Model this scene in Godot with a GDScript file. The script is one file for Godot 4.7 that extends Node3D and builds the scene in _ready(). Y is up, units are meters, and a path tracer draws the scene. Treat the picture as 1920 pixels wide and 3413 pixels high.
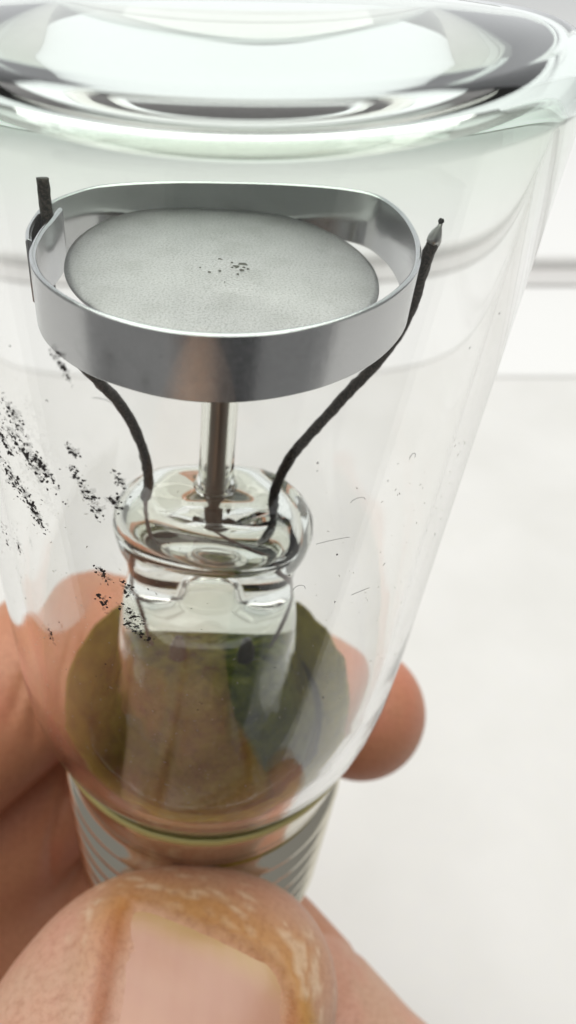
extends Node3D
# A clear glass glow lamp pinched between thumb and forefinger over a white bench.
# Lamp coordinates: millimetres, y along the lamp's axis (0 at the height of the lens, negative towards the cap), z towards the lens.

const MM := 0.001
const CAM_AT := Vector3(0, 0.170, 0)
const PITCH := 41.0
const BASE_Y := -93.0
var frame: Transform3D          # lamp axes in the world; origin at lamp y = BASE_Y
var rng := RandomNumberGenerator.new()
var n_skin := FastNoiseLite.new()
var n_fine := FastNoiseLite.new()
var M := {}

func _ready():
	rng.seed = 7
	# ---------------------------------------------------------------- camera
	var cam := Camera3D.new(); cam.name = "camera"
	cam.position = CAM_AT; cam.rotation_degrees = Vector3(-PITCH, 0, 0)
	add_child(cam)
	var lens := CameraAttributesPhysical.new()
	lens.frustum_focal_length = 12.0 / tan(deg_to_rad(35.0))
	lens.frustum_near = 0.004; lens.frustum_far = 20.0
	lens.frustum_focus_distance = 0.037
	lens.exposure_aperture = lens.frustum_focal_length / 0.52
	lens.exposure_shutter_speed = 100.0; lens.exposure_sensitivity = 100.0
	cam.attributes = lens
	cam.current = true
	# ---------------------------------------------------------------- surroundings and lamps
	var we := WorldEnvironment.new(); we.name = "environment"
	var env := Environment.new()
	env.background_mode = Environment.BG_COLOR
	env.background_color = Color(0.72, 0.72, 0.71)
	env.tonemap_mode = Environment.TONE_MAPPER_LINEAR
	env.tonemap_exposure = 0.525
	env.sdfgi_enabled = true; env.ssao_enabled = true; env.ssil_enabled = true
	we.environment = env; add_child(we)
	area("window_light", Vector3(0.0, 1.55, -2.9), Vector3(0, 0.5, 0), Vector2(7.0, 3.2), 11.5, Color(0.975, 0.99, 1.0))
	area("overhead_fill", Vector3(0.0, 1.15, -0.15), Vector3(0, 0.0, -0.12), Vector2(1.6, 1.2), 3.3, Color(1.0, 0.995, 0.98))  # added overhead light without a known source, brightens disc and thumb
	# ---------------------------------------------------------------- lamp frame
	var cb := cam.transform.basis
	var up := (cb * Vector3(0.10423, 0.75006, 0.65311)).normalized()
	var toward := cb * Vector3(1.14676, -25.56495, 29.17706).normalized()
	var right := up.cross(toward).normalized()
	toward = right.cross(up)
	var axis0 := CAM_AT - toward * 38.81 * MM
	frame = Transform3D(Basis(right, up, toward), axis0 + up * BASE_Y * MM)
	n_skin.seed = 3; n_skin.frequency = 0.12; n_skin.fractal_octaves = 4
	n_fine.seed = 11; n_fine.frequency = 0.9; n_fine.fractal_octaves = 3
	materials()
	setting()
	lamp()
	hand()

func area(called: String, at: Vector3, look: Vector3, size: Vector2, energy: float, tint: Color):
	var l := AreaLight3D.new(); l.name = called
	add_child(l)
	l.look_at_from_position(at, look, Vector3(0, 0, -1) if abs(at.x) < 0.1 and abs(at.z - look.z) < 0.3 else Vector3.UP)
	l.area_size = size; l.light_energy = energy; l.light_color = tint
	l.area_range = 5.0; l.shadow_enabled = true

# ==================================================================== helpers
func tag(o: Node, label: String, category: String, group := "", kind := ""):
	if label: o.set_meta("label", label)
	if category: o.set_meta("category", category)
	if group: o.set_meta("group", group)
	if kind: o.set_meta("kind", kind)

# builds a mesh; winding is turned so that closed surfaces face outwards
func mesh_of(v: PackedVector3Array, ix: PackedInt32Array, uv := PackedVector2Array(), col := PackedColorArray(), hollow := false) -> ArrayMesh:
	var vol := 0.0
	for i in range(0, ix.size(), 3):
		vol += v[ix[i]].dot(v[ix[i + 2]].cross(v[ix[i + 1]]))
	if (vol < 0.0) != hollow:
		for i in range(0, ix.size(), 3):
			var t := ix[i + 1]; ix[i + 1] = ix[i + 2]; ix[i + 2] = t
	var nn := PackedVector3Array(); nn.resize(v.size())
	for i in range(0, ix.size(), 3):
		var a := v[ix[i]]; var n := (v[ix[i + 2]] - a).cross(v[ix[i + 1]] - a)
		nn[ix[i]] += n; nn[ix[i + 1]] += n; nn[ix[i + 2]] += n
	for i in nn.size():
		nn[i] = nn[i].normalized() if nn[i].length_squared() > 0.0 else Vector3.UP
	var ar := []; ar.resize(Mesh.ARRAY_MAX)
	ar[Mesh.ARRAY_VERTEX] = v; ar[Mesh.ARRAY_INDEX] = ix; ar[Mesh.ARRAY_NORMAL] = nn
	if uv.size() == v.size(): ar[Mesh.ARRAY_TEX_UV] = uv
	if col.size() == v.size(): ar[Mesh.ARRAY_COLOR] = col
	var m := ArrayMesh.new()
	m.add_surface_from_arrays(Mesh.PRIMITIVE_TRIANGLES, ar)
	return m

func put(called: String, m: Mesh, mat: Material, parent: Node) -> MeshInstance3D:
	var o := MeshInstance3D.new(); o.name = called; o.mesh = m
	o.material_override = mat
	parent.add_child(o, true)
	return o

# closed lathe: profile points are (radius, y) in mm, sq squashes z, f(theta, k, r, y) may move a point
func lathe(profile: Array, segs := 96, close := true, move = null, tint = null, hollow := false) -> ArrayMesh:
	var v := PackedVector3Array(); var ix := PackedInt32Array(); var uv := PackedVector2Array(); var col := PackedColorArray()
	var n := profile.size()
	var first := []
	for k in n:
		first.append(v.size())
		var p: Vector2 = profile[k]
		if p.x <= 0.0001:
			var q := Vector3(0, p.y, 0)
			if move != null: q = move.call(0.0, k, 0.0, p.y)
			v.append((q - Vector3(0, BASE_Y, 0)) * MM); uv.append(Vector2(0, float(k) / n))
			if tint != null: col.append(tint.call(q))
		else:
			for s in segs:
				var th := TAU * s / segs
				var q := Vector3(p.x * sin(th), p.y, p.x * cos(th))
				if move != null: q = move.call(th, k, p.x, p.y)
				v.append((q - Vector3(0, BASE_Y, 0)) * MM); uv.append(Vector2(float(s) / segs, float(k) / n))
				if tint != null: col.append(tint.call(q))
	for k in (n if close else n - 1):
		var k2 := (k + 1) % n
		var pole_a: bool = profile[k].x <= 0.0001
		var pole_b: bool = profile[k2].x <= 0.0001
		if (pole_a and pole_b) or profile[k] == profile[k2]: continue
		for s in segs:
			var s2 := (s + 1) % segs
			if pole_a: ix.append_array([first[k], first[k2] + s, first[k2] + s2])
			elif pole_b: ix.append_array([first[k] + s, first[k2], first[k] + s2])
			else:
				ix.append_array([first[k] + s, first[k2] + s, first[k2] + s2, first[k] + s, first[k2] + s2, first[k] + s2])
	return mesh_of(v, ix, uv, col, hollow)

func smooth_path(pts: Array, steps: int) -> Array:
	var out := []
	for i in pts.size() - 1:
		var a = pts[max(i - 1, 0)]; var b = pts[i]; var c = pts[i + 1]; var d = pts[min(i + 2, pts.size() - 1)]
		for s in steps:
			out.append(b.cubic_interpolate(c, a, d, float(s) / steps))
	out.append(pts[-1])
	return out

# round bar along points in lamp mm; radii per point
func tube(pts: Array, radii: Array, segs := 14, rough := 0.0) -> ArrayMesh:
	var v := PackedVector3Array(); var ix := PackedInt32Array(); var uv := PackedVector2Array()
	var side := Vector3.RIGHT
	var n := pts.size()
	for i in n:
		var t: Vector3 = (pts[min(i + 1, n - 1)] - pts[max(i - 1, 0)]).normalized()
		if i == 0: side = t.cross(Vector3(0.3, 0.2, 1)).normalized()
		side = (side - t * side.dot(t)).normalized()
		var b := t.cross(side)
		var r: float = radii[i] if radii.size() == n else radii[0]
		for s in segs:
			var th := TAU * s / segs
			var q: Vector3 = pts[i] + (side * cos(th) + b * sin(th)) * r * (1.0 + rough * n_fine.get_noise_3dv((pts[i] + (side * cos(th) + b * sin(th)) * r) * 4.0))
			v.append((q - Vector3(0, BASE_Y, 0)) * MM); uv.append(Vector2(float(s) / segs, float(i) / n))
	for i in n - 1:
		for s in segs:
			var s2 := (s + 1) % segs
			ix.append_array([i * segs + s, (i + 1) * segs + s, (i + 1) * segs + s2, i * segs + s, (i + 1) * segs + s2, i * segs + s2])
	for e in [0, n - 1]:
		var c := v.size()
		v.append((pts[e] - Vector3(0, BASE_Y, 0)) * MM); uv.append(Vector2.ZERO)
		for s in segs:
			var s2 := (s + 1) % segs
			if e == 0: ix.append_array([c, e * segs + s, e * segs + s2])
			else: ix.append_array([c, e * segs + s2, e * segs + s])
	return mesh_of(v, ix, uv)

# flat metal strip standing on edge: path gives the upper edge, h its height, t its thickness
func strip(path: Array, h: float, t: float) -> ArrayMesh:
	var v := PackedVector3Array(); var ix := PackedInt32Array(); var uv := PackedVector2Array()
	var c := t * 0.32
	var sec := [Vector2(-t / 2 + c, 0), Vector2(t / 2 - c, 0), Vector2(t / 2, -c), Vector2(t / 2, -c), Vector2(t / 2, -h * 0.5), Vector2(t / 2, -h + c), Vector2(t / 2, -h + c), Vector2(t / 2 - c, -h),
		Vector2(-t / 2 + c, -h), Vector2(-t / 2, -h + c), Vector2(-t / 2, -h + c), Vector2(-t / 2, -h * 0.5), Vector2(-t / 2, -c), Vector2(-t / 2, -c)]
	var m := sec.size(); var n := path.size()
	for i in n:
		var d: Vector3 = path[min(i + 1, n - 1)] - path[max(i - 1, 0)]
		var out := Vector3(d.z, 0, -d.x).normalized()
		for k in m:
			var q: Vector3 = path[i] + out * sec[k].x + Vector3(0, sec[k].y, 0)
			v.append((q - Vector3(0, BASE_Y, 0)) * MM); uv.append(Vector2(float(i) / n, -sec[k].y / h))
	for i in n - 1:
		for k in m:
			var k2 := (k + 1) % m
			if sec[k] == sec[k2]: continue
			ix.append_array([i * m + k, (i + 1) * m + k, (i + 1) * m + k2, i * m + k, (i + 1) * m + k2, i * m + k2])
	for e in [0, n - 1]:
		for k in range(1, m - 1):
			if e == 0: ix.append_array([e * m, e * m + k, e * m + k + 1])
			else: ix.append_array([e * m, e * m + k + 1, e * m + k])
	return mesh_of(v, ix, uv)

func box(size: Vector3, bevel: float) -> ArrayMesh:
	# rounded along its long (x) edges: a bevelled section swept in x
	var sec := []
	for q in [[1, 1, 0], [-1, 1, 90], [-1, -1, 180], [1, -1, 270]]:
		for a in 5:
			var th := deg_to_rad(q[2] + a * 22.5)
			sec.append(Vector2(q[0] * (size.z / 2 - bevel) + bevel * cos(th), q[1] * (size.y / 2 - bevel) + bevel * sin(th)))
	var v := PackedVector3Array(); var ix := PackedInt32Array(); var uv := PackedVector2Array(); var m := sec.size()
	for e in 2:
		for k in m:
			v.append(Vector3((e - 0.5) * size.x, sec[k].y, sec[k].x)); uv.append(Vector2(e, float(k) / m))
	for k in m:
		var k2 := (k + 1) % m
		ix.append_array([k, m + k, m + k2, k, m + k2, k2])
	for e in 2:
		var f := v.size()
		for k in m:
			v.append(v[e * m + k]); uv.append(Vector2.ZERO)
		for k in range(1, m - 1):
			if e == 0: ix.append_array([f, f + k, f + k + 1])
			else: ix.append_array([f, f + k + 1, f + k])
	return mesh_of(v, ix, uv)

func noise_tex(seed_: int, freq: float, ramp: Array, size := 512, kind := FastNoiseLite.TYPE_SIMPLEX_SMOOTH, oct := 4, as_normal := false, bump := 4.0) -> NoiseTexture2D:
	var n := FastNoiseLite.new(); n.seed = seed_; n.frequency = freq; n.noise_type = kind; n.fractal_octaves = oct
	var t := NoiseTexture2D.new(); t.width = size; t.height = size; t.seamless = true; t.noise = n
	if as_normal:
		t.as_normal_map = true; t.bump_strength = bump
	elif ramp.size():
		var g := Gradient.new(); g.offsets = PackedFloat32Array(ramp.map(func(x): return x[0])); g.colors = PackedColorArray(ramp.map(func(x): return x[1]))
		t.color_ramp = g
	return t

func std(called: String, c: Color, rough: float, metal := 0.0) -> StandardMaterial3D:
	var m := StandardMaterial3D.new(); m.resource_name = called
	m.albedo_color = c.linear_to_srgb(); m.roughness = rough; m.metallic = metal
	return m

func tri(m: StandardMaterial3D, per_mm: float):
	m.uv1_triplanar = true; m.uv1_scale = Vector3.ONE * per_mm * 1000.0

# ==================================================================== materials
func materials():
	var g := std("clear_glass", Color(1, 1, 1), 0.0)
	g.albedo_color = Color(1, 1, 1, 0); g.refraction_enabled = true; g.refraction_scale = 0.05
	g.vertex_color_use_as_albedo = true
	g.metallic_specular = 0.34
	M.glass = g
	var sg := std("stem_glass", Color(1, 1, 1), 0.0)
	sg.albedo_color = Color(0.965, 0.975, 0.95, 0); sg.refraction_enabled = true; sg.refraction_scale = 0.05
	sg.metallic_specular = 0.22
	M.stem = sg
	var ni := std("nickel", Color(0.55, 0.555, 0.57), 0.2, 1.0)
	ni.roughness_texture = noise_tex(21, 0.02, [[0.0, Color(0.6, 0.6, 0.6)], [1.0, Color(1, 1, 1)]], 512)
	ni.roughness = 0.27
	ni.normal_enabled = true; ni.normal_texture = noise_tex(22, 0.06, [], 512, FastNoiseLite.TYPE_SIMPLEX_SMOOTH, 5, true, 1.2); ni.normal_scale = 0.18
	tri(ni, 0.16)
	M.nickel = ni
	var di := std("frosted_nickel", Color(0.62, 0.615, 0.615), 0.42, 1.0)
	di.albedo_texture = noise_tex(31, 0.035, [[0.0, Color(0.74, 0.74, 0.735)], [0.35, Color(0.9, 0.9, 0.895)], [0.55, Color(0.96, 0.96, 0.96)], [1.0, Color(1, 1, 1)]], 1024, FastNoiseLite.TYPE_SIMPLEX_SMOOTH, 5)
	di.normal_enabled = true; di.normal_texture = noise_tex(32, 0.11, [], 1024, FastNoiseLite.TYPE_SIMPLEX_SMOOTH, 3, true, 4.0); di.normal_scale = 0.8
	tri(di, 0.16)
	di.detail_enabled = true; di.detail_blend_mode = BaseMaterial3D.BLEND_MODE_MUL
	di.detail_albedo = noise_tex(33, 0.004, [[0.0, Color(0.93, 0.93, 0.925)], [0.5, Color(0.98, 0.98, 0.98)], [1.0, Color(1, 1, 1)]], 512)
	di.detail_mask = noise_tex(34, 0.01, [[0.0, Color(1, 1, 1)], [1.0, Color(1, 1, 1)]], 64)
	M.disc = di
	var ox := std("oxidised_wire", Color(0.055, 0.047, 0.040), 0.55, 0.4)
	ox.albedo_texture = noise_tex(41, 0.05, [[0.0, Color(0.4, 0.36, 0.33)], [0.5, Color(0.62, 0.58, 0.54)], [0.62, Color(0.95, 0.9, 0.85)], [0.8, Color(1.3, 1.25, 1.2)]], 256)
	ox.albedo_color = Color(0.36, 0.33, 0.295); ox.metallic = 0.35; ox.roughness = 0.42
	ox.normal_enabled = true; ox.normal_texture = noise_tex(42, 0.12, [], 256, FastNoiseLite.TYPE_SIMPLEX_SMOOTH, 4, true, 5.0); ox.normal_scale = 0.7
	tri(ox, 0.35)
	M.wire = ox
	M.scraped = std("scraped_tip", Color(0.55, 0.55, 0.54), 0.35, 1.0)
	M.rod = std("centre_rod", Color(0.16, 0.125, 0.105), 0.4, 0.7)
	M.lead = std("copper_lead", Color(0.20, 0.11, 0.095), 0.4, 0.6)
	M.soot = std("soot", Color(0.022, 0.019, 0.02), 0.8)
	var sm := std("soot_film", Color(0.06, 0.055, 0.055), 0.9)
	sm.albedo_color.a = 0.22; sm.transparency = BaseMaterial3D.TRANSPARENCY_ALPHA
	M.film = sm
	M.lint = std("lint", Color(0.16, 0.16, 0.16), 0.9)
	M.dust = std("dust", Color(0.55, 0.53, 0.46), 0.9)
	var sh := std("shell_metal", Color(0.72, 0.68, 0.58), 0.3, 1.0)
	sh.roughness_texture = noise_tex(51, 0.03, [[0.0, Color(0.5, 0.5, 0.5)], [1.0, Color(1, 1, 1)]], 256)
	sh.roughness = 0.22; tri(sh, 0.1)
	M.shell = sh
	var ce := std("olive_cement", Color(0.16, 0.135, 0.035), 0.55)
	ce.albedo_color = Color(1, 1, 1)
	ce.albedo_texture = noise_tex(61, 0.012, [[0.0, Color(0.52, 0.47, 0.22)], [0.45, Color(0.68, 0.62, 0.24)], [0.7, Color(0.76, 0.70, 0.28)], [1.0, Color(0.68, 0.52, 0.15)]], 512, FastNoiseLite.TYPE_SIMPLEX_SMOOTH, 5)
	ce.normal_enabled = true; ce.normal_texture = noise_tex(62, 0.05, [], 512, FastNoiseLite.TYPE_SIMPLEX_SMOOTH, 4, true, 4.0); ce.normal_scale = 0.4
	tri(ce, 0.06)
	ce.metallic_specular = 0.2
	M.cement = ce
	var dk = ce.duplicate(); dk.resource_name = "dark_cement"; dk.albedo_color = Color(0.85, 0.82, 0.78)
	M.dark_cement = dk
	var mu := std("murky_cement", Color(1, 1, 1), 0.6)
	mu.albedo_color = Color(1, 1, 1); mu.metallic_specular = 0.2
	mu.albedo_texture = noise_tex(63, 0.014, [[0.0, Color(0.1, 0.12, 0.06)], [0.3, Color(0.34, 0.37, 0.15)], [0.5, Color(0.5, 0.53, 0.2)], [0.75, Color(0.6, 0.62, 0.25)], [1.0, Color(0.8, 0.8, 0.45)]], 512, FastNoiseLite.TYPE_SIMPLEX_SMOOTH, 5)
	mu.normal_enabled = true; mu.normal_texture = noise_tex(64, 0.04, [], 512, FastNoiseLite.TYPE_SIMPLEX_SMOOTH, 4, true, 5.0); mu.normal_scale = 0.6
	tri(mu, 0.07)
	M.murk = mu
	M.bead = std("yellow_cement", Color(0.55, 0.48, 0.19), 0.3)
	M.insulator = std("black_glass", Color(0.02, 0.02, 0.022), 0.15)
	var sk := std("skin", Color(1, 1, 1), 0.5)
	sk.vertex_color_use_as_albedo = true
	sk.albedo_texture = noise_tex(71, 0.03, [[0.0, Color(0.86, 0.80, 0.77)], [0.5, Color(0.97, 0.96, 0.95)], [1.0, Color(1, 1, 1)]], 512, FastNoiseLite.TYPE_SIMPLEX_SMOOTH, 5)
	sk.normal_enabled = true; sk.normal_texture = noise_tex(72, 0.05, [], 1024, FastNoiseLite.TYPE_CELLULAR, 3, true, 5.0); sk.normal_scale = 0.6
	sk.subsurf_scatter_enabled = true; sk.subsurf_scatter_strength = 0.06
	tri(sk, 0.09)
	M.skin = sk
	var nl := std("nail", Color(1, 1, 1), 0.28)
	nl.vertex_color_use_as_albedo = true
	nl.normal_enabled = true; nl.normal_texture = noise_tex(73, 0.02, [], 256, FastNoiseLite.TYPE_SIMPLEX_SMOOTH, 3, true, 2.0); nl.normal_scale = 0.15
	tri(nl, 0.08)
	M.nail = nl
	M.sleeve = std("dark_knit", Color(0.045, 0.047, 0.052), 0.9)
	var tb := std("white_laminate", Color(0.715, 0.71, 0.69), 0.5)
	tb.albedo_texture = noise_tex(81, 0.01, [[0.0, Color(0.965, 0.965, 0.96)], [1.0, Color(1, 1, 1)]], 512)
	tri(tb, 0.004)
	M.table = tb
	M.sill = std("white_paint", Color(0.77, 0.77, 0.76), 0.45)
	M.gap = std("shade_grey", Color(0.62, 0.61, 0.60), 0.7)  # shade of the groove given as a grey colour

# ==================================================================== setting
func setting():
	var t := put("tabletop", box(Vector3(3.0, 0.04, 0.31), 0.0015), M.table, self)
	t.position = Vector3(0, -0.02, -0.133)
	tag(t, "white bench top spreading out of focus behind the lamp", "bench top", "", "structure")
	var s := put("ledge", box(Vector3(3.0, 0.043, 0.095), 0.002), M.sill, self)
	s.position = Vector3(0, -0.0208, -0.3359)
	tag(s, "pale low ledge along the far edge of the bench", "ledge", "", "structure")
	var g := put("shade_strip", box(Vector3(3.0, 0.03, 0.02), 0.001), M.gap, self)  # grey strip put in for the shade in the groove
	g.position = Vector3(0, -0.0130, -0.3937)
	tag(g, "grey strip standing in for the shaded groove between the ledge and the white panel", "strip", "", "structure")
	var w := put("back_panel", box(Vector3(3.0, 0.06, 3.2), 0.004), M.sill, self)
	w.position = Vector3(0, -0.021, -2.0040)
	tag(w, "bright white panel beyond the grey strip", "panel", "", "structure")

# ==================================================================== the lamp
func arc(c: Vector2, r: float, a0: float, a1: float, n: int) -> Array:
	var out := []
	for i in n + 1:
		var a := deg_to_rad(lerpf(a0, a1, float(i) / n))
		out.append(c + Vector2(cos(a), sin(a)) * r)
	return out

func envelope_move(th: float, k: int, r: float, y: float) -> Vector3:
	# the pressed end is not quite square to the wall and a little wavy inside
	var top := smoothstep(-15.0, -7.0, y)
	var x := r * sin(th); var z := r * cos(th)
	var wave := 0.0
	if k > 66: wave = 0.0 * n_skin.get_noise_2d(x * 1.2, z * 1.2) * top * smoothstep(13.8, 11.0, r)
	return Vector3(x, y + (0.085 * x + 0.0035 * x * x) * top + wave, z)

func glass_tint(p: Vector3) -> Color:
	var k := smoothstep(-9.6, -7.6, p.y - 0.085 * p.x)
	return Color(0.99, 0.992, 0.988).lerp(Color(0.895, 0.955, 0.895), k)

func lamp():
	var L := Node3D.new(); L.name = "glow_lamp"; add_child(L)
	L.transform = frame
	tag(L, "clear glass glow lamp with metal ring and disc electrodes, held upright by its screw cap", "lamp")
	# envelope: thick pressed end, straight wall, rounded neck
	var pr := []
	pr.append(Vector2(0, -3.90))
	for i in range(1, 17): pr.append(Vector2(i * 0.8, -3.90 + -1.35 * pow(i * 0.8 / 12.8, 2.0)))
	pr += arc(Vector2(13.1, -7.15), 1.9, 78, 0, 12)
	for y in [-12.0, -18.0, -24.0, -30.0, -36.0, -42.0]: pr.append(Vector2(15.0, y))
	pr += [Vector2(14.98, -46), Vector2(14.8, -49), Vector2(14.45, -51.5), Vector2(13.95, -53.6), Vector2(13.3, -55.2), Vector2(12.7, -56.2), Vector2(12.1, -57.0), Vector2(11.6, -58.0), Vector2(11.3, -60.0), Vector2(11.1, -63.0), Vector2(10.7, -63.6)]
	pr += [Vector2(10.3, -63.0), Vector2(10.4, -60.0), Vector2(10.8, -57.6), Vector2(11.5, -56.2), Vector2(12.3, -54.8), Vector2(13.0, -52.8), Vector2(13.5, -50.5), Vector2(13.8, -47.5), Vector2(13.9, -44)]
	for y in [-38.0, -32.0, -26.0, -20.0, -15.0, -12.0, -10.0, -8.6]: pr.append(Vector2(13.9, y))
	pr += arc(Vector2(12.9, -7.50), 1.0, 0, 75, 8)
	for i in range(16, 0, -1): pr.append(Vector2(i * 0.8, -6.50 + -2.20 * (1.0 - pow(i * 0.8 / 12.8, 2.0))))
	pr.append(Vector2(0, -8.70))
	put("envelope", lathe(pr, 160, false, envelope_move, glass_tint), M.glass, L)
	# ring electrode: one strip bent into a rounded loop, its ends overlapping at the left
	var tilt := func(x: float, z: float) -> Vector3: return Vector3(x, -14.3 + 0.04 * x, z)
	var loop := [[-9.85, -2.2], [-9.95, -0.4], [-10.05, 1.4], [-9.75, 3.9], [-8.6, 6.5], [-6.6, 8.8], [-4.35, 10.2], [-2.1, 10.95], [0.1, 11.0], [2.3, 10.4], [4.6, 9.1], [6.85, 6.95], [8.75, 3.8], [9.6, 0.6], [9.75, -2.6], [9.3, -5.4], [8.2, -7.7], [5.9, -8.75], [2.3, -9.0], [-1.35, -8.7], [-4.9, -8.0], [-8.2, -6.6], [-9.8, -4.6], [-10.75, -2.4], [-10.85, -0.6], [-10.72, 1.0], [-10.35, 2.4]]
	var pts := []
	for q in loop: pts.append(tilt.call(q[0], q[1]))
	put("ring_electrode", strip(smooth_path(pts, 7), 3.3, 0.3), M.nickel, L)
	# disc electrode: slightly domed frosted plate on the centre rod
	var dp := [Vector2(0, -16.05), Vector2(2.0, -16.06), Vector2(4.0, -16.1), Vector2(6.0, -16.2), Vector2(7.4, -16.34), Vector2(8.3, -16.48), Vector2(8.65, -16.62), Vector2(8.7, -16.78), Vector2(8.5, -16.9), Vector2(7.4, -16.78), Vector2(4.0, -16.6), Vector2(1.2, -16.55), Vector2(1.2, -18.2), Vector2(0, -18.2)]
	var disc := put("disc_electrode", lathe(dp, 96, false, func(th: float, k: int, r: float, y: float) -> Vector3: return Vector3(r * sin(th) - 0.6, y + 0.2 - 0.008 * r * cos(th), r * cos(th) * 1.03 - 1.0)), M.disc, L)
	# weld pits near its centre
	var pv := PackedVector3Array(); var pi := PackedInt32Array()
	for s in [[0.0, 0.55, 0.22], [0.35, 0.2, 0.26], [0.28, 0.95, 0.16], [-0.25, 0.1, 0.12], [0.1, 1.5, 0.13], [-0.9, -0.2, 0.16], [-0.85, 1.3, 0.1], [-1.4, 1.55, 0.12], [-3.3, -4.1, 0.3], [-0.4, -6.4, 0.12], [-1.9, 1.1, 0.07], [0.6, 0.75, 0.12], [-0.55, 2.6, 0.07], [-0.2, 0.75, 0.1], [0.42, 0.62, 0.12]]:
		blob(pv, pi, Vector3(s[0], -15.86 - 0.0035 * Vector2(s[0], s[1]).length_squared(), s[1]), Vector3.UP, s[2], 0.05)
	var pitm := std("weld_pit", Color(0.16, 0.155, 0.14), 0.5, 0.8)
	put("weld_mark", mesh_of(pv, pi), pitm, disc).set_meta("kind", "stuff")
	# centre rod and its glass sleeve
	put("centre_rod", tube([Vector3(-0.5, -17.9, -0.4), Vector3(-0.5, -22, -0.35), Vector3(-0.5, -27, -0.2), Vector3(-0.5, -31, 0), Vector3(-0.45, -33.4, 0)], [0.58], 16), M.rod, L)
	var sp := [Vector2(0.62, -18.4), Vector2(1.5, -18.4), Vector2(1.72, -18.9), Vector2(1.7, -19.8), Vector2(1.45, -20.9), Vector2(1.22, -22.2), Vector2(1.16, -25.0), Vector2(1.15, -28.5), Vector2(1.2, -30.4), Vector2(1.5, -31.28), Vector2(0.62, -31.28)]
	put("glass_sleeve", lathe(sp, 40, true, func(th: float, k: int, r: float, y: float) -> Vector3: return Vector3(r * sin(th) - 0.5, y, r * cos(th) - 0.5 + clampf((-y - 18.0) / 26.0, 0, 0.5))), M.stem, L)
	# side wires that carry the ring
	var wl := smooth_path([Vector3(-10.5, -13.0, -1.6), Vector3(-10.38, -15.2, -1.3), Vector3(-10.4, -17.6, -0.4), Vector3(-9.75, -19.9, 0.6), Vector3(-8.75, -21.7, 1.2), Vector3(-7.55, -23.4, 1.0), Vector3(-6.55, -25.6, 0), Vector3(-5.6, -27.8, 0), Vector3(-5.1, -30, 0), Vector3(-5.0, -31.9, 0), Vector3(-5.0, -33.2, 0)], 6)
	put("support_wire", tube(wl, [0.34], 14, 0.3), M.wire, L)
	var wr := smooth_path([Vector3(10.62, -13.9, -0.4), Vector3(10.46, -15.5, -0.5), Vector3(10.36, -17.7, -0.6), Vector3(9.9, -19.9, -0.9), Vector3(8.85, -22.2, -1.1), Vector3(7.6, -24.0, -1.0), Vector3(6.35, -25.7, -0.6), Vector3(5.2, -27.2, -0.2), Vector3(4.3, -28.7, 0), Vector3(3.75, -30.6, 0), Vector3(3.5, -32.0, 0), Vector3(3.35, -33.6, 0.1)], 6)
	var wo := put("support_wire", tube(wr, [0.35], 14, 0.3), M.wire, L)
	put("scraped_tip", tube([Vector3(10.60, -14.02, -0.4), Vector3(10.66, -13.75, -0.4), Vector3(10.72, -13.45, -0.4), Vector3(10.79, -13.1, -0.4), Vector3(10.80, -12.95, -0.4)], [0.4, 0.42, 0.32, 0.13, 0.1], 10, 0.5), M.scraped, wo)
	put("burnt_end", tube([Vector3(10.66, -12.93, -0.4), Vector3(10.78, -12.86, -0.4), Vector3(10.94, -12.80, -0.38)], [0.10, 0.15, 0.09], 8, 0.5), M.soot, wo)
	# glass stem: oblong pinch above a flared hollow tube
	var outer := [Vector2(0, -31.25), Vector2(2.5, -31.3), Vector2(4.2, -31.5), Vector2(5.5, -31.95), Vector2(6.4, -32.7), Vector2(6.95, -33.6), Vector2(7.1, -34.6), Vector2(6.9, -35.9), Vector2(6.4, -37.2), Vector2(6.15, -38.4), Vector2(6.25, -39.8), Vector2(6.6, -41.5), Vector2(6.9, -43.5), Vector2(7.15, -46.0), Vector2(7.6, -48.5), Vector2(8.3, -51.0), Vector2(9.1, -53.3), Vector2(9.9, -55.2), Vector2(10.3, -56.4)]
	var inner := [Vector2(10.05, -57.0), Vector2(9.3, -56.0), Vector2(8.5, -54.2), Vector2(7.7, -52.0), Vector2(7.0, -49.5), Vector2(6.45, -47.0), Vector2(6.15, -45.0), Vector2(5.8, -43.2), Vector2(5.1, -41.9), Vector2(3.9, -41.2), Vector2(2.6, -40.8), Vector2(2.0, -40.0), Vector2(1.85, -38.6), Vector2(1.55, -37.8), Vector2(0.8, -37.4), Vector2(0, -37.3)]
	var pinch := func(th: float, k: int, r: float, y: float) -> Vector3:
		var sq := lerpf(0.66, 1.0, smoothstep(-36.0, -43.0, y))
		return Vector3(r * sin(th) - 0.45, y + 0.22 * sin(3.0 * th + 1.0) * smoothstep(0, 5, r) * smoothstep(-44.0, -36.0, y), r * cos(th) * sq + 0.2)
	var lump := func(th: float, k: int, r: float, y: float) -> Vector3:
		var rr := r * (1.0 + 0.05 * sin(2.0 * th + 0.5) + 0.04 * sin(3.0 * th))
		return Vector3(rr * sin(th) - 0.45, y + 0.22 * sin(2.0 * th + 1.2) * smoothstep(0.0, 4.0, r), rr * cos(th) * 0.64 + 0.2)
	var stem := put("glass_stem", lathe(outer + inner, 112, false, pinch), M.stem, L)
	# closed hollow added inside the solid stem head to lighten its look
	put("hollow", lathe([Vector2(0, -33.3), Vector2(2.3, -33.2), Vector2(4.0, -33.05), Vector2(5.2, -33.3), Vector2(5.85, -34.1), Vector2(5.85, -35.1), Vector2(5.2, -36.0), Vector2(3.9, -36.45), Vector2(2.0, -36.5), Vector2(0, -36.3)], 96, false, lump, null, true), M.stem, stem)
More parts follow.
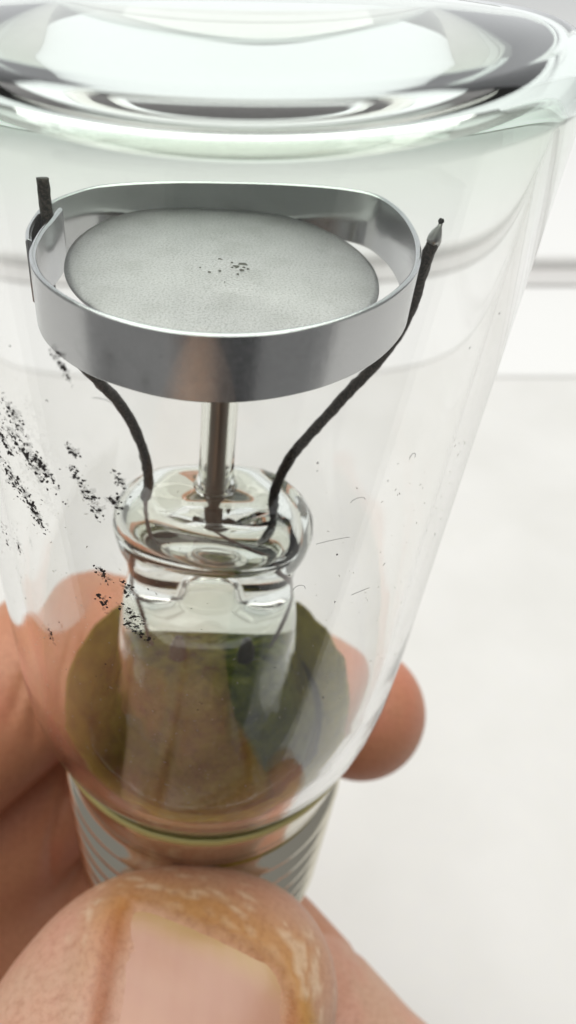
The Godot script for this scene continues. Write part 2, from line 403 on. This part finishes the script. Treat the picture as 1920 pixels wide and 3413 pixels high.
	# murky cement that fills the foot of the stem
	var fill := [Vector2(0, -46.3), Vector2(2.5, -46.4), Vector2(4.6, -46.6), Vector2(5.7, -47.0), Vector2(6.15, -48.2), Vector2(6.75, -50.0), Vector2(7.4, -52.0), Vector2(8.2, -54.2), Vector2(9.0, -56.0), Vector2(9.7, -57.2), Vector2(9.7, -62.0), Vector2(0, -62.5)]
	put("stem_filling", lathe(fill, 96, false, func(th: float, k: int, r: float, y: float) -> Vector3: return Vector3(r * sin(th) * (1.0 - 0.02 * absf(n_skin.get_noise_3d(sin(th) * 30.0, y * 4.0, cos(th) * 30.0))) - 0.3, y + (0.5 * n_skin.get_noise_2d(sin(th) * r * 4.0, cos(th) * r * 4.0) if r < 5.5 else 0.0), r * cos(th) * 0.985 + 0.1)), M.murk, L)
	# lead-in wires inside the glass
	put("lead_wire", tube(smooth_path([Vector3(-5.0, -33.2, 0), Vector3(-4.95, -36, 0), Vector3(-4.9, -40.3, 0), Vector3(-4.6, -46, 0), Vector3(-4.2, -60, 0)], 4), [0.15], 8), M.lead, L)
	put("lead_wire", tube(smooth_path([Vector3(-0.45, -33.4, 0), Vector3(0.5, -34.6, 0.4), Vector3(2.1, -35.8, 0.6), Vector3(3.4, -37.0, 0.4), Vector3(4.2, -39.0, 0.2), Vector3(4.4, -43, 0), Vector3(3.0, -60, 0)], 4), [0.17], 8), M.lead, L)
	put("lead_wire", tube(smooth_path([Vector3(3.35, -33.6, 0.1), Vector3(3.0, -34.6, 0.3), Vector3(2.6, -35.1, 0.4)], 4), [0.42, 0.42, 0.42, 0.4, 0.38, 0.36, 0.34, 0.3, 0.22], 10), M.wire, L)
	for x in [-2.4, 2.2]:
		put("lead_sleeve", tube([Vector3(x, -43.5, 1.5), Vector3(x * 1.05, -45, 1.6), Vector3(x * 1.1, -47.2, 1.8)], [0.25, 0.6, 0.75], 12, 0.1), M.wire, L)
	# olive cement lining of the cap, seen through the neck
	var cm := [Vector2(0, -75), Vector2(5.0, -74.5), Vector2(7.5, -71.5), Vector2(8.8, -67.0), Vector2(9.5, -64.8), Vector2(10.0, -64.2), Vector2(11.2, -64.2), Vector2(11.35, -63.4), Vector2(11.5, -60.0), Vector2(11.85, -58.2), Vector2(12.2, -57.6), Vector2(12.35, -58.4), Vector2(12.3, -63), Vector2(12.2, -70), Vector2(11.8, -77), Vector2(0, -77.5)]
	var rough := func(th: float, k: int, r: float, y: float) -> Vector3: return Vector3(r * sin(th), y + (0.35 * n_skin.get_noise_2d(sin(th) * 40.0, cos(th) * 40.0 + y) if r < 11.0 else 0.0), r * cos(th))
	put("cement_lining", lathe(cm, 96, false, rough), M.dark_cement, L)
	# olive getter film on the inside of the neck
	var gf := [Vector2(12.62, -53.3), Vector2(12.5, -53.6), Vector2(11.9, -55.0), Vector2(11.2, -56.1), Vector2(10.75, -56.9), Vector2(10.6, -57.0), Vector2(11.0, -56.1), Vector2(11.7, -54.9), Vector2(12.3, -53.6), Vector2(12.5, -53.25)]
	put("getter_film", lathe(gf, 96, true, func(th: float, k: int, r: float, y: float) -> Vector3: return Vector3(r * sin(th), y + 0.9 * n_skin.get_noise_2d(sin(th) * 30.0, cos(th) * 30.0) * smoothstep(-55.0, -53.3, y), r * cos(th))), M.cement, L)
	var bd := [Vector2(12.25, -57.15), Vector2(12.55, -56.65), Vector2(13.15, -55.75), Vector2(13.4, -55.8), Vector2(13.45, -56.3), Vector2(13.1, -57.1), Vector2(12.9, -57.3), Vector2(12.5, -57.35)]
	put("cement_bead", lathe(bd, 128, true, func(th: float, k: int, r: float, y: float) -> Vector3: return Vector3(r * sin(th), y + 0.1 * n_skin.get_noise_2d(sin(th) * 60.0, cos(th) * 60.0), r * cos(th))), M.bead, L)
	# screw shell with its helical thread
	var shell := func(th: float, k: int, r: float, y: float) -> Vector3:
		var d := r
		if y > -86.0 and y < -61.0 and k < 200:
			var ph := (y + 86.0) / 3.5 + th / TAU
			var e := smoothstep(-86.0, -83.5, y) * (1.0 - smoothstep(-64.0, -61.5, y))
			d += (0.7 * sin(ph * TAU)) * e
		return Vector3(d * sin(th), y, d * cos(th))
	var ss := [Vector2(12.55, -57.35), Vector2(12.75, -57.2), Vector2(12.95, -57.4), Vector2(12.98, -58.0), Vector2(12.9, -60.0)]
	var y := -61.0
	while y > -86.5:
		ss.append(Vector2(12.55 if y > -85.0 else 12.55 - (-85.0 - y) * 0.6, y)); y -= 0.22
	ss += [Vector2(10.5, -87.4), Vector2(8.0, -88.6), Vector2(6.2, -89.2), Vector2(5.8, -88.8), Vector2(10.0, -86.4)]
	ss += [Vector2(11.85, -84.5)]
	y = -84.0
	while y < -61.2:
		ss.append(Vector2(12.3 - 0.05, y)); y += 0.22
	ss += [Vector2(12.5, -60.5), Vector2(12.5, -58.2)]
	put("screw_shell", lathe(ss, 128, true, shell), M.shell, L)
	put("insulator", lathe([Vector2(0, -87.6), Vector2(5.9, -87.6), Vector2(6.1, -89.4), Vector2(5.2, -91.0), Vector2(4.4, -91.4), Vector2(0, -91.4)], 48, false), M.insulator, L)
	put("tip_contact", lathe([Vector2(0, -91.0), Vector2(4.3, -91.45), Vector2(4.1, -92.0), Vector2(2.8, -92.7), Vector2(0, -93.0)], 40, false), M.shell, L)
	soot(L)
	fibres(L)

# small low irregular lump lying on a surface
func blob(v: PackedVector3Array, ix: PackedInt32Array, at: Vector3, n: Vector3, r: float, h: float, stretch := 1.0, turn := 0.0):
	var a := n.cross(Vector3(0.13, 0.95, 0.21)).normalized()
	if a.length() < 0.5: a = Vector3.RIGHT
	var b := n.cross(a)
	var k := rng.randi_range(5, 8)
	var c := v.size()
	v.append((at + n * h - Vector3(0, BASE_Y, 0)) * MM)
	for i in k:
		var th := TAU * i / k + rng.randf_range(-0.3, 0.3)
		var q := Vector2(cos(th) * stretch, sin(th)) * r * rng.randf_range(0.45, 1.25)
		q = q.rotated(turn)
		v.append((at + a * q.x + b * q.y - Vector3(0, BASE_Y, 0)) * MM)
	for i in k:
		var i2 := (i + 1) % k
		ix.append_array([c, c + 1 + i2, c + 1 + i])

func soot(L: Node3D):
	var v := PackedVector3Array(); var ix := PackedInt32Array()
	var fv := PackedVector3Array(); var fi := PackedInt32Array()
	# patches of sputtered black on the glass: angle round the tube, height, half-widths in mm, number
	for c in [[-0.654, -19.1, 0.71, 0.70, 60], [-0.641, -20.7, 1.14, 0.43, 110], [-0.568, -20.9, 0.56, 0.33, 70], [-0.739, -22.8, 0.51, 0.56, 50], [-0.673, -23.4, 0.60, 0.55, 66], [-0.623, -24.4, 0.36, 0.45, 40], [-0.738, -20.8, 0.39, 0.39, 36], [-0.439, -19.3, 0.25, 0.31, 20], [-0.440, -20.5, 0.25, 0.45, 24], [-0.398, -21.4, 0.44, 0.32, 26], [-0.375, -22.1, 0.37, 0.37, 26], [-0.314, -21.4, 0.25, 0.40, 22], [-0.860, -28.0, 0.46, 0.85, 10], [-0.768, -28.1, 0.31, 0.50, 10], [-0.375, -26.3, 0.40, 0.30, 26], [-0.289, -26.8, 0.28, 0.40, 26], [-0.386, -28.2, 0.21, 0.52, 18], [-0.276, -28.6, 0.58, 0.36, 36], [-0.264, -29.7, 0.55, 0.42, 48], [-0.658, -33.6, 0.24, 0.60, 14], [-0.451, -14.9, 0.26, 0.37, 30], [-0.432, -15.6, 0.16, 0.21, 14], [-0.297, -20.1, 0.28, 0.30, 14]]:
		for i in c[4] * 3:
			var u := rng.randfn(0.0, 0.66); var w := rng.randfn(0.0, 0.66)
			var th: float = c[0] + (u * c[2]) / 15.0
			var yy: float = c[1] + w * c[3] - u * c[2] * 0.75
			if n_fine.get_noise_2d(th * 45.0, yy * 3.0) < 0.0: continue
			var n := Vector3(sin(th), 0, cos(th))
			blob(v, ix, n * 15.004 + Vector3(0, yy, 0), n, 0.018 + 0.085 * pow(rng.randf(), 2.4), 0.02, rng.randf_range(1.0, 2.2), rng.randf_range(0.2, 1.3))
		for i in c[4] / 2:
			var u := rng.randfn(0.0, 0.6); var w := rng.randfn(0.0, 0.6)
			var th: float = c[0] + (u * c[2]) / 15.0
			var n := Vector3(sin(th), 0, cos(th))
			blob(fv, fi, n * 15.002 + Vector3(0, c[1] + w * c[3] - u * c[2] * 0.75, 0), n, rng.randf_range(0.04, 0.17), 0.006, rng.randf_range(1.0, 2.4), rng.randf_range(0.2, 1.3))
	put("soot_film", mesh_of(fv, fi), M.film, L).set_meta("kind", "stuff")
	for i in 60:
		var th := rng.randf_range(-0.8, 0.95); var n := Vector3(sin(th), 0, cos(th))
		blob(v, ix, n * 15.004 + Vector3(0, rng.randf_range(-40, -13), 0), n, rng.randf_range(0.02, 0.05), 0.015, rng.randf_range(1.0, 3.0), rng.randf() * TAU)
	put("soot_mark", mesh_of(v, ix), M.soot, L).set_meta("kind", "stuff")
	v = PackedVector3Array(); ix = PackedInt32Array()
	for i in 520:
		var th := rng.randf_range(-0.95, 0.95); var n := Vector3(sin(th), 0, cos(th))
		blob(v, ix, n * 15.004 + Vector3(0, rng.randf_range(-48, -20), 0), n, rng.randf_range(0.012, 0.03), 0.015, rng.randf_range(1.0, 5.0), rng.randf() * TAU)
	put("dust_speck", mesh_of(v, ix), M.dust, L).set_meta("kind", "stuff")

func fibres(L: Node3D):
	# lint clinging to the glass: angle round the tube, height, length, bend
	for c in [[0.42, -21.0, 0.5, 1.2], [0.36, -23.6, 0.9, 0.5], [0.27, -26.1, 0.5, 1.6], [0.52, -27.9, 0.6, 0.4], [0.16, -31.5, 0.45, 1.0], [-0.33, -16.4, 0.5, 0.8], [0.6, -19.2, 0.35, 2.0]]:
		var pts := []
		for i in 9:
			var a: float = c[3] * (i / 8.0 - 0.5) * 2.0
			var th: float = c[0] + c[2] * sin(a) / maxf(c[3], 0.3) / 15.0
			var y: float = c[1] + c[2] * 0.6 * cos(a)
			pts.append(Vector3(sin(th) * 15.02, y, cos(th) * 15.02))
		put("lint_fibre", tube(pts, [0.012], 6), M.lint, L)

# ==================================================================== the hand
# bones: from, to, radii, blend; lamp millimetres
var bones := []
var nail_o := Vector3(0.65, -57.5, 18.7)        # middle of the nail's free edge
var nail_t := Vector3(0.03, -0.10, -1.0).normalized()   # towards the finger tip
var nail_a := Vector3(1.0, 0, 0.03).normalized()
var nail_n := Vector3.UP

func bone(a: Vector3, b: Vector3, ra: float, rb: float, k := 2.5):
	bones.append([a, b, ra, rb, k, b - a, 1.0 / maxf((b - a).length_squared(), 1e-6)])

func make_bones():
	# thumb
	bone(Vector3(-4.0, -65.4, 20.2), Vector3(-9.5, -69.5, 34), 8.0, 9.2, 4.0)
	bone(Vector3(3.2, -65.4, 20.6), Vector3(-4, -70, 35), 8.0, 9.2, 4.0)
	bone(Vector3(0.0, -68.8, 19.6), Vector3(-5, -74, 34), 7.9, 9.8, 4.0)
	bone(Vector3(-6.5, -71, 35), Vector3(-11, -74, 64), 10.5, 17.5, 4.0)
	bone(Vector3(-11, -74, 64), Vector3(-20, -88, 98), 17.5, 22, 6.0)
	bone(Vector3(-8.0, -67.8, 23.0), Vector3(-15, -71, 36), 6.8, 8.5, 5.0)
	# forefinger, across behind the cap
	bone(Vector3(18.6, -77.5, -13.2), Vector3(5, -76.0, -20.8), 8.2, 8.6, 2.0)
	bone(Vector3(5, -76, -20.8), Vector3(-17, -75.5, -20.2), 8.6, 9.4, 2.0)
	bone(Vector3(-17, -75.5, -20.2), Vector3(-37, -82, -2), 9.5, 10.2, 2.0)
	bone(Vector3(-37, -82, -2), Vector3(-42, -92, 38), 10.4, 12, 3.0)
	# middle finger
	bone(Vector3(3, -95.5, -16.5), Vector3(-16, -95, -16.5), 8.2, 9.0, 2.0)
	bone(Vector3(-16, -95, -16.5), Vector3(-36, -100, 2), 9.3, 10.2, 2.0)
	bone(Vector3(-36, -100, 2), Vector3(-40, -104, 42), 10.4, 12, 3.0)
	# ring finger, folded under the thumb
	bone(Vector3(7, -89.5, 11.5), Vector3(21, -94, 25), 8.6, 9.2, 2.0)
	bone(Vector3(21, -94, 25), Vector3(2, -114, 16), 9.2, 9.4, 2.0)
	bone(Vector3(2, -114, 16), Vector3(-28, -116, 16), 9.4, 10.0, 2.0)
	bone(Vector3(-28, -116, 16), Vector3(-34, -114, 48), 10.0, 12, 3.0)
	bone(Vector3(-2, -113, -11), Vector3(-32, -115, -2), 9.0, 11, 3.0)
	bone(Vector3(-28, -112, 2), Vector3(-34, -112, 36), 12.5, 14, 5.0)
	# little finger
	bone(Vector3(14, -111, 34), Vector3(2, -128, 30), 7.4, 8.0, 2.0)
	bone(Vector3(2, -128, 30), Vector3(-24, -127, 32), 8.0, 8.6, 2.0)
	bone(Vector3(-24, -127, 32), Vector3(-26, -122, 56), 8.8, 11, 3.0)
	# palm and wrist
	bone(Vector3(-40, -94, 40), Vector3(-27, -98, 95), 13, 18, 6.0)
	bone(Vector3(-38, -105, 44), Vector3(-26, -104, 95), 13, 18, 6.0)
	bone(Vector3(-32, -115, 50), Vector3(-24, -108, 95), 13, 18, 6.0)
	bone(Vector3(-20, -88, 90), Vector3(-14, -94, 128), 27, 26, 8.0)

# finger creases: a point, the direction along the finger, depth
var creases := [[Vector3(-17, -75, -15), Vector3(1, 0.05, 0.25), 0.7], [Vector3(-19.2, -75, -15), Vector3(1, -0.05, 0.3), 0.5], [Vector3(-36, -82, 2), Vector3(0.6, 0.1, -0.8), 0.8], [Vector3(6, -76, -12), Vector3(1, 0.1, 0.5), 0.45],
	[Vector3(-17, -95, -10), Vector3(1, 0, 0.2), 0.7], [Vector3(-35, -100, 5), Vector3(0.6, 0, -0.8), 0.8], [Vector3(21, -94, 25), Vector3(1, -0.6, 0.5), 0.4], [Vector3(13, -90, 16), Vector3(1, -0.4, 0.7), 0.35]]
var creases_here := []

func field(p: Vector3, use: Array) -> float:
	var d := 1e9
	for i in use:
		var b = bones[i]
		var pa: Vector3 = p - b[0]
		var t := clampf(pa.dot(b[5]) * b[6], 0.0, 1.0)
		var e: float = (pa - b[5] * t).length() - lerpf(b[2], b[3], t)
		if d > 1e8: d = e
		else:
			var k: float = b[4]
			var h := maxf(k - absf(d - e), 0.0) / k
			d = minf(d, e) - h * h * k * 0.25
	for c in creases_here:
		var e: float = (p - c[0]).dot(c[1]) + 0.25 * n_skin.get_noise_3dv(p * 1.5)
		if absf(e) < 2.0: d += c[2] * exp(-e * e / 0.25) * smoothstep(11.0, 7.0, p.distance_to(c[0]))
	# nail bed and folds on the thumb
	var q := p - nail_o
	if q.length_squared() < 500.0 and absf(q.dot(nail_n)) < 9.0:
		var u := q.dot(nail_a); var w := -q.dot(nail_t) - 0.36 * u    # w: from the oblique free edge towards the root
		var edge := maxf(absf(u - nail_skew(w)) - nail_half(w), maxf(-w, w - 13.5))
		d += 0.6 * (1.0 - smoothstep(-0.9, 0.35, edge))
		if w > -1.5:
			d -= 0.4 * exp(-pow((edge - 1.3) / 1.1, 2.0)) * smoothstep(-1.5, 1.5, w)
	return d

func nail_half(w: float) -> float: return 6.3 + 0.02 * w - 1.1 * pow(maxf(0.0, 1.0 - w / 2.2), 2.0)
func nail_skew(w: float) -> float: return 0.0 * w

func skin_colour(p: Vector3) -> Color:
	var base := Color(0.60, 0.375, 0.265)
	var n := n_skin.get_noise_3dv(p)
	base = base.lerp(Color(0.62, 0.31, 0.22), clampf(0.5 + 1.6 * n, 0, 1) * 0.7)
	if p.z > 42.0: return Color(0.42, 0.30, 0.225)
	var q := p - nail_o
	var u := q.dot(nail_a); var w := -q.dot(nail_t) - 0.36 * u
	if q.length() < 26.0:
		# dry yellowish rim of skin round the free edge, pink nail folds
		var edge := maxf(absf(u - nail_skew(maxf(w, 0.0))) - nail_half(maxf(w, 0.0)), -w)
		var rim := exp(-pow((edge - 1.1) / 1.5, 2.0)) * smoothstep(9.0, 1.0, w) * lerpf(0.45, 1.0, smoothstep(-5.0, 0.0, u))
		base = base.lerp(Color(0.52, 0.27, 0.06), clampf(rim * (1.0 + 0.5 * n_skin.get_noise_3dv(p * 2.3)), 0, 0.9))
		base = base.lerp(Color(0.54, 0.27, 0.125), 0.65 * smoothstep(7.5, 2.0, edge) * smoothstep(3.0, -2.0, w))
		var warp := n_skin.get_noise_3dv(p * 1.7) * 1.4
		var flake := smoothstep(0.16, 0.42, n_fine.get_noise_3d(u * 0.34 + warp * 0.4, (edge + warp) * 1.5, p.y * 0.5)) * exp(-pow((edge - 2.9) / 1.9, 2.0)) * smoothstep(6.0, 1.0, w)
		base = base.lerp(Color(0.78, 0.60, 0.42), clampf(flake, 0, 0.6))
		# darker line where the nail lifts off, orange folds at its corners
		base = base.lerp(Color(0.36, 0.15, 0.035), 0.7 * exp(-pow((edge - 0.15) / 0.32, 2.0)))
		base = base.lerp(Color(0.55, 0.22, 0.04), 0.5 * exp(-pow((u + 6.3) / 1.0, 2.0) - pow((w - 1.5) / 2.8, 2.0)))
		if w > 0.0:
			base = base.lerp(Color(0.50, 0.17, 0.09), 0.55 * exp(-pow((edge - 0.2) / 0.8, 2.0)) * smoothstep(0.0, 4.0, w))
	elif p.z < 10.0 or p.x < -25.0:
		base = base.lerp(Color(0.53, 0.225, 0.115), 0.8)  # rear and left fingers browner: their shade is put into the skin colour
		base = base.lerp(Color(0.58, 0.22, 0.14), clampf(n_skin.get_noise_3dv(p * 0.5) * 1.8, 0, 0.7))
	return base

func hand():
	make_bones()
	nail_n = nail_a.cross(nail_t).normalized()
	if nail_n.y < 0: nail_n = -nail_n
	var cell := 0.6
	var blk := 7
	var bs := cell * blk
	var lo := Vector3(-66, -142, -36); var hi := Vector3(36, -56, 136)
	var nb := Vector3i(ceili((hi.x - lo.x) / bs), ceili((hi.y - lo.y) / bs), ceili((hi.z - lo.z) / bs))
	var verts := PackedVector3Array(); var at := {}; var quads := PackedInt64Array()
	var reach := bs * 0.87 + 3.0
	var key := func(x: int, y: int, z: int) -> int: return (x * 4096 + y) * 4096 + z
	var s := blk + 1
	var g := PackedFloat32Array(); g.resize(s * s * s)
	for bx in nb.x:
		for by in nb.y:
			for bz in nb.z:
				var o := lo + Vector3(bx, by, bz) * bs
				var c := o + Vector3.ONE * bs * 0.5
				var use := []; var near := 1e9; var ds := []
				for i in bones.size():
					var b = bones[i]
					var pa: Vector3 = c - b[0]
					var t := clampf(pa.dot(b[5]) * b[6], 0.0, 1.0)
					var e: float = (pa - b[5] * t).length() - lerpf(b[2], b[3], t)
					ds.append(e); near = minf(near, e)
				if near > reach or near < -reach - 6.0: continue
				creases_here = creases.filter(func(cr): return c.distance_to(cr[0]) < 15.5)
				for i in bones.size():
					if ds[i] < near + 2.0 * reach: use.append(i)
				for x in s:
					for y in s:
						for z in s:
							g[(x * s + y) * s + z] = field(o + Vector3(x, y, z) * cell, use)
				for x in blk:
					for y in blk:
						for z in blk:
							var q := (x * s + y) * s + z
							var f := [g[q], g[q + s * s], g[q + s], g[q + s * s + s], g[q + 1], g[q + s * s + 1], g[q + s + 1], g[q + s * s + s + 1]]
							var inside := 0
							for k in 8:
								if f[k] < 0.0: inside += 1
							if inside == 0 or inside == 8: continue
							var sum := Vector3.ZERO; var n := 0
							for e in EDGES:
								var fa: float = f[e[0]]; var fb: float = f[e[1]]
								if (fa < 0.0) != (fb < 0.0):
									var t := fa / (fa - fb)
									sum += CORNER[e[0]].lerp(CORNER[e[1]], t); n += 1
							var gx := bx * blk + x; var gy := by * blk + y; var gz := bz * blk + z
							at[key.call(gx, gy, gz)] = verts.size()
							verts.append(o + (Vector3(x, y, z) + sum / n) * cell)
							if (f[0] < 0.0) != (f[1] < 0.0): quads.append(key.call(gx, gy, gz) * 8 + 0 + (4 if f[0] < 0.0 else 0))
							if (f[0] < 0.0) != (f[2] < 0.0): quads.append(key.call(gx, gy, gz) * 8 + 1 + (4 if f[0] < 0.0 else 0))
							if (f[0] < 0.0) != (f[4] < 0.0): quads.append(key.call(gx, gy, gz) * 8 + 2 + (4 if f[0] < 0.0 else 0))
	var ix := PackedInt32Array()
	for code in quads:
		var flip := (code & 4) != 0; var ax := code & 3; var k := code >> 3
		var du := 4096 if ax == 0 else (1 if ax == 1 else 4096 * 4096)
		var dv := 1 if ax == 0 else (4096 * 4096 if ax == 1 else 4096)
		if not (at.has(k - du) and at.has(k - dv) and at.has(k - du - dv)): continue
		var a: int = at[k]; var b: int = at[k - du]; var c: int = at[k - du - dv]; var d: int = at[k - dv]
		if flip: ix.append_array([a, b, c, a, c, d])
		else: ix.append_array([a, c, b, a, d, c])
	var col := PackedColorArray(); col.resize(verts.size())
	var out := PackedVector3Array(); out.resize(verts.size())
	for i in verts.size():
		col[i] = skin_colour(verts[i])
		out[i] = (verts[i] - Vector3(0, BASE_Y, 0)) * MM
	var H := put("hand", mesh_of(out, ix, PackedVector2Array(), col), M.skin, self)
	H.transform = frame
	tag(H, "bare hand pinching the lamp's screw cap between thumb and forefinger", "hand")
	# thumbnail: laid on the nail bed along the skin's own curve
	var all := range(6)
	var nv := PackedVector3Array(); var nc := PackedColorArray(); var ni := PackedInt32Array()
	var nu := 28; var nw := 28
	for lay in 2:
		for j in nw + 1:
			var w := 13.0 * j / nw - 0.1
			for i in nu + 1:
				var u := (2.0 * i / nu - 1.0) * (nail_half(maxf(w, 0.0)) - 0.12)
				var p := nail_o + nail_a * u - nail_t * (w + 0.36 * u)
				# slide along the nail's normal to the smooth skin, then a little under the folds
				var q := p + nail_n * 6.0
				for it in 40:
					var d := smooth_skin(q, all)
					if d < 0.005: break
					q -= nail_n * d * 0.9
				var edge := maxf(absf(u) - nail_half(w), maxf(-w, 0.0))
				q += nail_n * (-0.38 - 0.25 * smoothstep(-1.2, 0.0, edge) * smoothstep(0.0, 3.0, w))
				if lay == 1: q -= nail_n * 0.45
				nv.append((q - Vector3(0, BASE_Y, 0)) * MM)
				var pink := Color(0.50, 0.265, 0.185)
				pink = pink.lerp(Color(0.54, 0.30, 0.205), clampf(0.5 + n_skin.get_noise_3dv(q * 1.3), 0, 1))
				pink = pink.lerp(Color(0.52, 0.33, 0.15), smoothstep(2.6, 0.3, w + 0.3 * n_skin.get_noise_3dv(q * 3.0)))
				pink = pink.lerp(Color(0.58, 0.34, 0.24), 0.16 * smoothstep(-0.1, 0.4, n_fine.get_noise_2d(u * 0.9 + w * 0.03, 3.0 + w * 0.05)))
				nc.append(pink)
	var per := (nu + 1) * (nw + 1)
	for j in nw:
		for i in nu:
			var a := j * (nu + 1) + i
			ni.append_array([a, a + 1, a + nu + 2, a, a + nu + 2, a + nu + 1])
			ni.append_array([per + a, per + a + nu + 2, per + a + 1, per + a, per + a + nu + 1, per + a + nu + 2])
	for i in nu:
		ni.append_array([i, per + i, per + i + 1, i, per + i + 1, i + 1])
		var e := nw * (nu + 1) + i
		ni.append_array([e, per + e + 1, per + e, e, e + 1, per + e + 1])
	for j in nw:
		for i in [0, nu]:
			var a: int = j * (nu + 1) + i; var b: int = a + nu + 1
			if i == 0: ni.append_array([a, per + b, per + a, a, b, per + b])
			else: ni.append_array([a, per + a, per + b, a, per + b, b])
	var N := put("thumbnail", mesh_of(nv, ni, PackedVector2Array(), nc), M.nail, H)
	# cuff of the sleeve behind the lens
	var cuff := []
	for i in 15: cuff.append(Vector3(-15.5 + 1.6 * i / 4.0, -94, 112 + i * 8.0))
	var rad := []
	for i in 15: rad.append(29.0 + 0.8 * sin(i * 2.1) + i * 0.6)
	cuff.append_array([Vector3(-30, -120, 270), Vector3(-60, -165, 350)]); rad.append_array([42.0, 48.0])
	put("sleeve", tube(cuff, rad, 40, 0.02), M.sleeve, H)
	put("unseen_torso", tube([Vector3(30, -520, 430), Vector3(30, -350, 420), Vector3(30, -150, 410), Vector3(30, 20, 410), Vector3(30, 90, 412), Vector3(30, 130, 415)], [150, 165, 185, 185, 140, 70], 48), M.sleeve, H)  # unseen torso of the holder, added to darken the ring's reflection

func smooth_skin(p: Vector3, use: Array) -> float:
	var d := 1e9
	for i in use:
		var b = bones[i]
		var pa: Vector3 = p - b[0]
		var t := clampf(pa.dot(b[5]) * b[6], 0.0, 1.0)
		var e: float = (pa - b[5] * t).length() - lerpf(b[2], b[3], t)
		if d > 1e8: d = e
		else:
			var k: float = b[4]
			var h := maxf(k - absf(d - e), 0.0) / k
			d = minf(d, e) - h * h * k * 0.25
	return d

const CORNER := [Vector3(0, 0, 0), Vector3(1, 0, 0), Vector3(0, 1, 0), Vector3(1, 1, 0), Vector3(0, 0, 1), Vector3(1, 0, 1), Vector3(0, 1, 1), Vector3(1, 1, 1)]
const EDGES := [[0, 1], [2, 3], [4, 5], [6, 7], [0, 2], [1, 3], [4, 6], [5, 7], [0, 4], [1, 5], [2, 6], [3, 7]]
